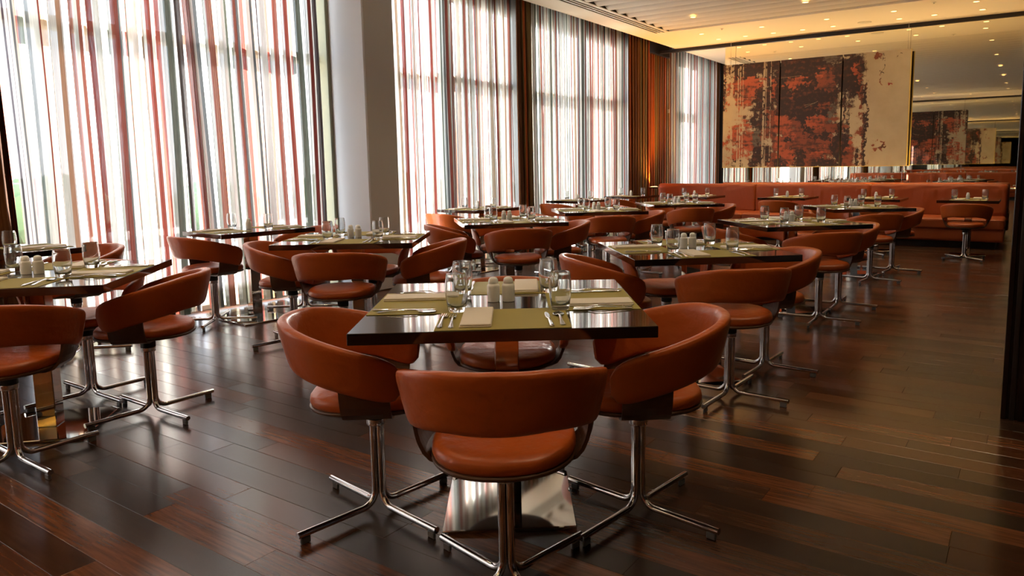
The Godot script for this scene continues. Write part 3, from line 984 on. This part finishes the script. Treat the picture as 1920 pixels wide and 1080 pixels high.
# ------------------------------------------------------------------ mirrored end wall, painting, banquette
const ART := Vector2(3.08, 1.82)
func art_texture() -> ImageTexture:
	var W := 960
	var H := 567
	var im := Image.create(W, H, false, Image.FORMAT_RGB8)
	var f := FastNoiseLite.new()
	f.seed = 12; f.frequency = 0.010; f.fractal_octaves = 6
	var g := FastNoiseLite.new()
	g.seed = 77; g.frequency = 0.035; g.fractal_octaves = 5
	var cream := rgb(190, 174, 142)
	var dark := rgb(50, 31, 26)
	var red := rgb(174, 84, 52)
	var rust := rgb(132, 66, 42)
	var grey := rgb(104, 94, 80)
	# soft blobs: centre, half size, colour, weight, streakiness
	var blobs := [
		[0.20, 0.05, 0.17, 0.09, dark, 1.25, 0.3], [0.13, 0.24, 0.11, 0.13, red, 1.1, 0.5], [0.22, 0.20, 0.06, 0.09, red, 1.0, 0.3], [0.26, 0.32, 0.08, 0.17, dark, 1.1, 0.3], [0.305, 0.27, 0.022, 0.17, red, 1.1, 0.8],
		[0.25, 0.55, 0.08, 0.14, dark, 0.95, 0.4], [0.28, 0.56, 0.05, 0.22, rust, 0.98, 0.6], [0.12, 0.74, 0.08, 0.15, red, 1.05, 0.3], [0.20, 0.70, 0.04, 0.10, grey, 0.95, 0.3], [0.25, 0.88, 0.07, 0.10, dark, 1.0, 0.4], [0.31, 0.92, 0.03, 0.14, rust, 1.0, 0.8], [0.22, 0.42, 0.03, 0.10, dark, 0.8, 0.6],
		[0.44, 0.08, 0.17, 0.14, dark, 1.4, 0.3], [0.47, 0.34, 0.18, 0.22, dark, 1.35, 0.3], [0.41, 0.23, 0.06, 0.11, red, 1.42, 0.2], [0.47, 0.22, 0.06, 0.035, red, 1.35, 0.1], [0.37, 0.22, 0.03, 0.04, red, 1.3, 0.1], [0.405, 0.36, 0.03, 0.07, rust, 1.36, 0.6], [0.575, 0.23, 0.065, 0.11, rust, 1.42, 0.6], [0.56, 0.16, 0.03, 0.05, red, 1.4, 0.6],
		[0.49, 0.76, 0.175, 0.30, rust, 1.12, 0.2], [0.36, 0.66, 0.045, 0.20, red, 1.3, 0.5], [0.53, 0.60, 0.07, 0.09, red, 1.28, 0.2], [0.47, 0.56, 0.035, 0.12, dark, 1.3, 0.4], [0.52, 0.735, 0.10, 0.035, dark, 1.3, 0.1], [0.415, 0.72, 0.04, 0.07, red, 1.25, 0.3], [0.38, 0.88, 0.05, 0.10, red, 1.3, 0.6], [0.55, 0.86, 0.06, 0.06, red, 1.3, 0.3], [0.45, 0.91, 0.045, 0.12, dark, 1.45, 0.5], [0.50, 0.67, 0.04, 0.05, dark, 1.3, 0.2], [0.37, 0.74, 0.03, 0.05, dark, 1.25, 0.2], [0.59, 0.72, 0.03, 0.08, dark, 1.2, 0.3], [0.345, 0.96, 0.04, 0.06, dark, 1.25, 0.4], [0.58, 0.96, 0.07, 0.045, dark, 1.3, 0.3], [0.62, 0.50, 0.025, 0.12, grey, 0.95, 0.9], [0.55, 0.45, 0.10, 0.05, rust, 1.15, 0.2], [0.60, 0.02, 0.05, 0.035, grey, 1.45, 0.2],
		[0.685, 0.18, 0.065, 0.16, dark, 1.5, 0.2], [0.735, 0.17, 0.018, 0.14, red, 1.25, 0.3], [0.668, 0.47, 0.012, 0.26, dark, 1.05, 1.0], [0.695, 0.45, 0.006, 0.22, grey, 1.0, 1.0], [0.665, 0.78, 0.045, 0.10, dark, 1.2, 0.5], [0.69, 0.93, 0.05, 0.10, rust, 1.1, 0.5], [0.66, 0.9, 0.035, 0.14, dark, 1.15, 0.5], [0.70, 0.80, 0.02, 0.07, red, 1.05, 0.4],
		[0.785, 0.36, 0.012, 0.10, dark, 1.1, 0.9], [0.765, 0.40, 0.010, 0.09, rust, 1.0, 0.9], [0.79, 0.72, 0.008, 0.32, dark, 1.0, 0.8], [0.775, 0.75, 0.006, 0.28, rust, 0.95, 0.8], [0.745, 0.94, 0.010, 0.08, dark, 0.9, 0.9],
		[0.915, 0.28, 0.010, 0.012, rgb(150, 40, 24), 1.6, 0.0], [0.87, 0.82, 0.016, 0.026, rust, 1.2, 0.1], [0.866, 0.12, 0.004, 0.06, dark, 1.0, 0.2], [0.852, 0.25, 0.006, 0.045, rust, 1.05, 0.2], [0.845, 0.04, 0.009, 0.013, rust, 1.2, 0.1], [0.72, 0.05, 0.012, 0.01, dark, 1.1, 0.0], [0.955, 0.03, 0.006, 0.008, dark, 1.3, 0.0], [0.10, 0.97, 0.03, 0.035, dark, 0.9, 0.3], [0.005, 0.15, 0.012, 0.3, dark, 0.8, 0.3]]
	for x in W:
		for y in H:
			var a := float(x) / W
			var b := float(y) / H
			var n := f.get_noise_2d(x, y)
			var sx := f.get_noise_2d(x * 4.0, y * 0.35 + 900.0)
			var hx := f.get_noise_2d(x * 0.5 + 500.0, y * 4.0)
			var k := g.get_noise_2d(x, y)
			var jit := rng.randf_range(-0.15, 0.15)
			var c := cream.lerp(rgb(170, 150, 118), clampf(0.4 + n * 0.9, 0, 1) * 0.45)
			var best := 0.5
			var wa := a + 0.022 * k + 0.03 * n
			var wb := b + 0.05 * g.get_noise_2d(x + 700.0, y) + 0.04 * hx
			for q in blobs:
				var da: float = absf(wa - q[0]) / q[2]
				if da > 2.0:
					continue
				var db: float = absf(wb - q[1]) / q[3]
				if db > 2.0:
					continue
				var fall: float = q[5] * (1.15 - 0.62 * pow(pow(da, 4.0) + pow(db, 4.0), 0.25))
				fall += n * 0.66 + k * 0.26 + lerpf(hx * 0.30, sx * 0.6, q[6]) + jit
				if fall > best:
					best = fall + 0.02
					c = q[4]
					if c == dark:
						c = c.lerp(rust, clampf(hx * 0.5 + k * 0.8, 0, 0.7))
					else:
						c = c.lerp(dark, clampf(0.14 - hx * 0.9 - k * 0.7 - n * 0.4, 0, 0.8))
			for s in [[0.105, 0.005], [0.12, 0.004], [0.245, 0.008], [0.258, 0.003], [0.09, 0.004], [0.285, 0.003], [0.05, 0.012]]:      # pale drips
				if absf(a - s[0]) < s[1] * (0.7 + 1.0 * sx) and k > -0.2:
					c = c.lerp(cream, 0.85)
			im.set_pixel(x, y, c)
	for s in [[0.475, 0.45, 0.545, 0.40], [0.47, 0.43, 0.53, 0.415], [0.33, 0.165, 0.45, 0.155]]:          # scratches
		for i in 200:
			var t := i / 200.0
			im.set_pixel(int(lerpf(s[0], s[2], t) * W), int(lerpf(s[1], s[3], t) * H), rgb(196, 170, 130))
	return ImageTexture.create_from_image(im)

func art_panel(i: int) -> ArrayMesh:                       # canvas front and deep edges; origin at the panel's lower left front
	var b := MB.new()
	var w := ART.x / 3 - 0.024
	var h := ART.y
	var u0 := i / 3.0
	var u1 := (i + 1) / 3.0
	b.quad(Vector3(0, 0, 0), Vector3(0, h, 0), Vector3(w, h, 0), Vector3(w, 0, 0), Vector2(u0, 1), Vector2(u0, 0), Vector2(u1, 0), Vector2(u1, 1))
	return b.mesh()

func painting(z: float, x0: float, turned: bool, label: String) -> void:
	var m: StandardMaterial3D = M.art
	var t := thing("triptych", label, "painting", Vector3(x0, 1.18, z), PI if turned else 0.0)
	var w := ART.x / 3 - 0.024
	for i in 3:
		var at := Vector3(ART.x / 3 * i, 0, 0)
		var c := obj("canvas", art_panel(i), m, t, at)
		obj("panel_body", bx(Vector3(0, 0, -0.045), Vector3(w, ART.y, -0.001), 0.002), M.panel_body, c)
		obj("painted_glow_strip", bx(Vector3(0, -0.008, -0.045), Vector3(w, 0.0, 0.0)), M.edge_glow_paint, c)  # thin added strip, its yellow paints the glow along the bottom edge
	obj("painted_glow_side", bx(Vector3(ART.x - 0.024, -0.008, -0.045), Vector3(ART.x - 0.014, ART.y, 0.0)), M.edge_glow_paint, t)  # the same painted glow down the right edge
	obj("rear_rail", bx(Vector3(0.05, ART.y - 0.10, -0.065), Vector3(ART.x - 0.06, ART.y - 0.06, -0.045)), M.black_trim, t)
	for cx in [0.11, ART.x - 0.08]:
		var c := MB.new()
		c.tube([Vector3(cx, ART.y - 0.1, -0.05), Vector3(cx, CEIL - 1.18, -0.05)], 0.0035, 6)
		obj("hanging_cable", c.mesh(), M.chrome, t)
		c = MB.new()
		c.tube([Vector3(cx, 0.05, -0.05), Vector3(cx, -0.275, -0.05)], 0.0035, 6)
		obj("hanging_cable", c.mesh(), M.chrome, t)

func cushion(lo: Vector3, hi: Vector3, r: float, puff: float, seed_: int) -> ArrayMesh:    # an upholstered block with soft edges
	var f := FastNoiseLite.new()
	f.seed = seed_
	f.frequency = 1.6
	var b := MB.new()
	var s := hi - lo
	var c := (lo + hi) / 2
	var rows := []
	var N := 26
	for i in N + 1:
		var u := float(i) / N
		var x := lerpf(lo.x, hi.x, 0.5 - 0.5 * cos(PI * u))
		var e := minf(x - lo.x, hi.x - x)
		var k := sqrt(clampf(1.0 - pow(1.0 - minf(e / r, 1.0), 2.0), 0.0, 1.0)) if r > 0 else 1.0
		var row := []
		for j in 49:
			var a := TAU * (j % 48) / 48.0 + 0.065
			var p := Vector2(signf(cos(a)) * pow(absf(cos(a)), 0.28), signf(sin(a)) * pow(absf(sin(a)), 0.28))
			var hy := s.y / 2 - r * (1.0 - k)
			var hz := s.z / 2 - r * (1.0 - k)
			var w := 1.0 + puff * f.get_noise_2d(x * 1.4, p.x * 0.9 + p.y * 1.7)
			row.append(Vector3(x, c.y + p.y * hy * (1.0 + 0.3 * (w - 1.0)), c.z + p.x * hz * w))
		rows.append(row)
	b.grid(rows, true)
	b.cap(rows[0], Vector3.LEFT)
	b.cap(rows[-1], Vector3.RIGHT)
	return b.mesh()

func banquette(at: Vector3, turn: float, label: String) -> void:      # origin at its left end on the floor, back at z = 0, seat towards +z
	var t := thing("banquette", label, "banquette", at, turn)
	var W := 5.56
	obj("plinth", bx(Vector3(0.1, 0, 0.0), Vector3(W - 0.1, 0.12, 0.90)), M.dark_void, t)
	for i in 3:
		var x0 := W / 3 * i
		var x1 := W / 3 * (i + 1)
		obj("back_cushion", cushion(Vector3(x0, 0.40, 0.06), Vector3(x1, 0.895, 0.34), 0.035, 0.10, 30 + i), M.bench_leather, t)
		obj("seat_cushion", cushion(Vector3(x0, 0.27, 0.26), Vector3(x1, 0.435, 1.06), 0.035, 0.02, 40 + i), M.bench_leather, t)
		obj("front_panel", cushion(Vector3(x0, 0.10, 0.60), Vector3(x1, 0.29, 1.03), 0.012, 0.03, 50 + i), M.bench_leather, t)
	obj("back_board", bx(Vector3(0.02, 0.1, 0.0), Vector3(W - 0.02, 0.86, 0.07), 0.004), M.plywood, t)

func build_end_walls() -> void:
	var m := mat("art", Color.WHITE, 0.6)
	m.albedo_texture = art_texture()
	var o := obj("wall_mirror", bx(Vector3(-4.80, 0.0, -12.934), Vector3(-0.062, 3.352, ZM)), M.mirror)
	tag(o, "wall-wide mirror behind the rust banquette, repeating the room endlessly", "mirror")
	o = obj("wall_mirror", bx(Vector3(-5.70, 0.0, ZR), Vector3(-0.05, 3.352, ZR + 0.034)), M.mirror)
	tag(o, "mirror on the rear wall behind the camera, seen only in reflection", "mirror")
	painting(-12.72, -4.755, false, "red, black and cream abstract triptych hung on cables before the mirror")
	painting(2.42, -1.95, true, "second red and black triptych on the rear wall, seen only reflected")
	banquette(Vector3(-5.84, 0, -12.62), 0.0, "long rust leather banquette with three back cushions below the painting")
	banquette(Vector3(-0.02, 0, 2.55), PI, "rust leather banquette at the rear wall, seen only in the mirror")

# ------------------------------------------------------------------ lamps
func down_spot(l: Node3D, energy: float) -> void:
	var s := SpotLight3D.new()
	s.name = "spot"
	s.position = Vector3(0, -0.02, 0)
	s.rotation.x = -PI / 2
	s.spot_angle = 48
	s.spot_angle_attenuation = 1.0
	s.spot_range = 12
	s.spot_attenuation = 2
	s.light_color = Color(1.0, 0.90, 0.72)
	s.light_energy = energy
	s.light_size = 0.07
	s.shadow_enabled = true
	l.add_child(s)

func build_lamps() -> void:
	var ring := MB.new()
	ring.lathe([Vector2(0.040, 0.0), Vector2(0.042, -0.004), Vector2(0.052, -0.004), Vector2(0.055, 0.0), Vector2(0.055, 0.002), Vector2(0.040, 0.002)], 20)
	S["lamp_ring"] = ring.mesh()
	var disc := MB.new()
	disc.lathe([Vector2(0.0005, -0.0015), Vector2(0.039, -0.0015), Vector2(0.040, 0.001), Vector2(0.0005, 0.001)], 20)
	S["lamp_disc"] = disc.mesh()
	var spots := []
	var nth := ["first", "second", "third", "fourth", "fifth", "sixth", "seventh", "eighth"]
	for x in [-4.78, -3.76, -2.76, -1.82, -0.78]:
		spots.append([Vector2(x, -11.72), "%s glowing downlight from the left in the row beside the ribbed panel"])
	for x in [-4.73, -4.25, -3.77, -3.29, -2.81, -1.84, -1.36, -0.74]:
		spots.append([Vector2(x, -12.37), "%s glowing downlight from the left in the row nearest the mirror"])
	for z in [-9.4, -7.0, -4.6, -2.2]:
		spots.append([Vector2(-0.20, z), "%s downlight from the mirror in the border along the right wall"])
	for x in [-4.6, -3.2, -1.8, -0.4]:
		spots.append([Vector2(x, 1.1), "%s downlight from the windows in the rear border, seen only reflected"])
	var seen := {}
	for d in spots:
		var p: Vector2 = d[0]
		var k: int = seen.get(d[1], 0)
		seen[d[1]] = k + 1
		var l := thing("downlight", d[1] % nth[k], "downlight", Vector3(p.x, CEIL, p.y), 0.0, "downlights in the ceiling border")
		obj("trim_ring", S.lamp_ring, M.vent_blade, l)
		obj("lamp_disc", S.lamp_disc, M.lamp_glow, l)
		down_spot(l, 0.2 if p.y < -12.0 else 0.8)
	var panel := []
	for iz in 6:
		for ix in 3:
			panel.append(Vector3([-4.35, -2.72, -0.75][ix], CEIL - 0.003, [-10.33, -8.25, -6.15, -4.05, -1.95, -0.1][iz]))
	for i in panel.size():
		var l := thing("downlight", "%s downlight in the ribbed panel, %s row from the mirror" % [["window side", "middle", "right side"][i % 3], nth[i / 3]], "downlight", panel[i], 0.0, "downlights in the ribbed panel")
		obj("trim_ring", S.lamp_ring, M.vent_blade, l)
		obj("lamp_disc", S.lamp_disc, M.lamp_glow, l)
		down_spot(l, 0.62 if i % 3 < 2 else 0.55)
	var sp := MB.new()
	sp.lathe([Vector2(0.0005, -0.006), Vector2(0.09, -0.006), Vector2(0.1, 0.0), Vector2(0.0005, 0.001)], 24)
	tag(obj("ceiling_speaker", sp.mesh(), M.vent_blade, null, Vector3(-2.33, CEIL, -12.34)), "round flat speaker grille in the ceiling near the mirror", "speaker")
	var sk := MB.new()
	sk.lathe([Vector2(0.0005, -0.022), Vector2(0.014, -0.022), Vector2(0.014, -0.018), Vector2(0.007, -0.016), Vector2(0.008, -0.006), Vector2(0.032, -0.003), Vector2(0.032, 0.0), Vector2(0.0005, 0.001)], 16)
	for p in [Vector2(-4.33, -11.47), Vector2(-1.27, -11.42)]:
		tag(obj("sprinkler", sk.mesh(), M.vent_blade, null, Vector3(p.x, CEIL, p.y)), "small metal sprinkler head on the ceiling border, %s" % ("nearer the windows" if p.x < -3 else "nearer the right wall"), "sprinkler", "sprinklers")
	# strips of light hidden behind the two banquettes
	for k in 2:
		var z := -12.71 if k == 0 else 2.577
		var t := thing("light_strip", ["warm light strip hidden behind the banquette under the painting", "warm light strip behind the rear banquette, only seen reflected"][k], "lamp", Vector3(-3.05, 0.86, z))
		obj("housing", bx(Vector3(-2.4, -0.86, -0.021), Vector3(2.4, -0.004, 0.021), 0.002), M.black_trim, t)
		obj("glow", bx(Vector3(-2.38, -0.004, -0.014), Vector3(2.38, 0.0, 0.014)), M.strip_glow, t)
		var a := AreaLight3D.new()
		a.name = "strip_light"
		a.area_size = Vector2(4.7, 0.03)
		a.position = Vector3(0, 0.004, 0)
		a.rotation.x = PI / 2
		a.light_color = Color(1.0, 0.83, 0.55)
		a.light_energy = 5.0
		a.area_range = 12
		a.shadow_enabled = true
		t.add_child(a)
	# low lamps on ledges at the ends of the banquette
	for q in [[Vector3(-5.80, 0, -12.04), "low ledge lamp lighting the amber drape left of the banquette", 4.0, -1.0], [Vector3(-0.17, 0, -12.1), "low ledge lamp at the right end of the banquette", 0.5, 0.5]]:
		var t := thing("ledge_lamp", q[1], "lamp", q[0])
		obj("lamp_tray", bx(Vector3(-0.078, 0.835, -0.10), Vector3(0.078, 0.845, 0.10), 0.002), M.vent_blade, t)
		obj("bracket", bx(Vector3(minf(q[3] * 0.29, 0.0), 0.815, -0.012), Vector3(maxf(q[3] * 0.22, 0.07), 0.835, 0.012), 0.002), M.black_trim, t)
		obj("glow", bx(Vector3(-0.03, 0.845, -0.07), Vector3(0.03, 0.85, 0.07)), M.lamp_glow, t)
		var s := SpotLight3D.new()
		s.name = "uplight"
		s.position = Vector3(0, 0.87, 0)
		s.rotation = Vector3(PI / 2, 0, 0)
		s.spot_angle = 70
		s.spot_range = 12
		s.spot_attenuation = 2
		s.light_color = Color(1.0, 0.70, 0.30)
		s.light_energy = q[2]
		s.light_size = 0.05
		s.shadow_enabled = true
		t.add_child(s)

# ------------------------------------------------------------------ where everything stands
func build_tables() -> void:
	var C := [0.0, 0.46, 0.0]
	four_top(Vector2(-1.52, -1.97), 37, "the foreground table", [[-0.005, 0.53, -3], [-0.12, 0.45, 0], C, [0.03, 0.46, 0]], true)
	four_top(Vector2(-3.86, -1.43), 45, "the left edge table", [[0.07, 0.46, 0], [0.09, 0.42, 0], C, C], true)
	four_top(Vector2(-3.91, -3.39), 36, "the table before the pale pillar", [C, C, C, C], true)
	four_top(Vector2(-1.61, -3.83), 42, "the second aisle table", [[0.06, 0.45, 0], C, C, C], true)
	four_top(Vector2(-1.65, -6.02), 45, "the third aisle table", [[-0.02, 0.48, 0], C, C, C], true)
	four_top(Vector2(-1.63, -8.48), 38, "the fourth aisle table", [[-0.12, 0.60, 0], C, C, C], false)
	four_top(Vector2(-3.96, -5.20), 47, "the first middle table past the pillar", [C, C, C, C], true)
	four_top(Vector2(-4.01, -6.90), 43, "the second middle table past the pillar", [C, C, C, C], false)
	four_top(Vector2(-3.79, -8.58), 42, "the third middle table past the pillar", [C, C, C, C], false)
	two_top(Vector2(-5.30, -1.72), 0, "the window table at far left", [0, 1], [C, C], "narrow")
	two_top(Vector2(-5.28, -3.48), -4, "the window table left of the pillar", [0, 1], [[-0.12, 0.27, 0], C], "narrow")
	two_top(Vector2(-5.48, -6.62), -2, "the first window table past the pillar", [0, 1], [C, C], "narrow")
	two_top(Vector2(-5.52, -8.95), -2, "the second window table past the pillar", [0, 1], [C, C], "narrow")
	two_top(Vector2(-5.48, -10.55), 0, "the last window table", [0], [C], "narrow")
	two_top(Vector2(-4.43, -10.70), 0, "the first banquette table from the left", [0, 1], [C])
	two_top(Vector2(-3.01, -10.82), 0, "the second banquette table from the left", [0, 1], [C])
	two_top(Vector2(-1.77, -10.74), 0, "the third banquette table from the left", [0, 1], [C])
	two_top(Vector2(-0.66, -10.71), 0, "the rightmost banquette table", [0, 1], [[0.0, 0.44, 0]])

func _ready() -> void:
	rng.seed = 7
	make_camera_and_light()
	make_materials()
	build_chair_meshes()
	build_table_meshes()
	build_room()
	build_windows()
	build_curtains()
	build_end_walls()
	build_lamps()
	build_tables()
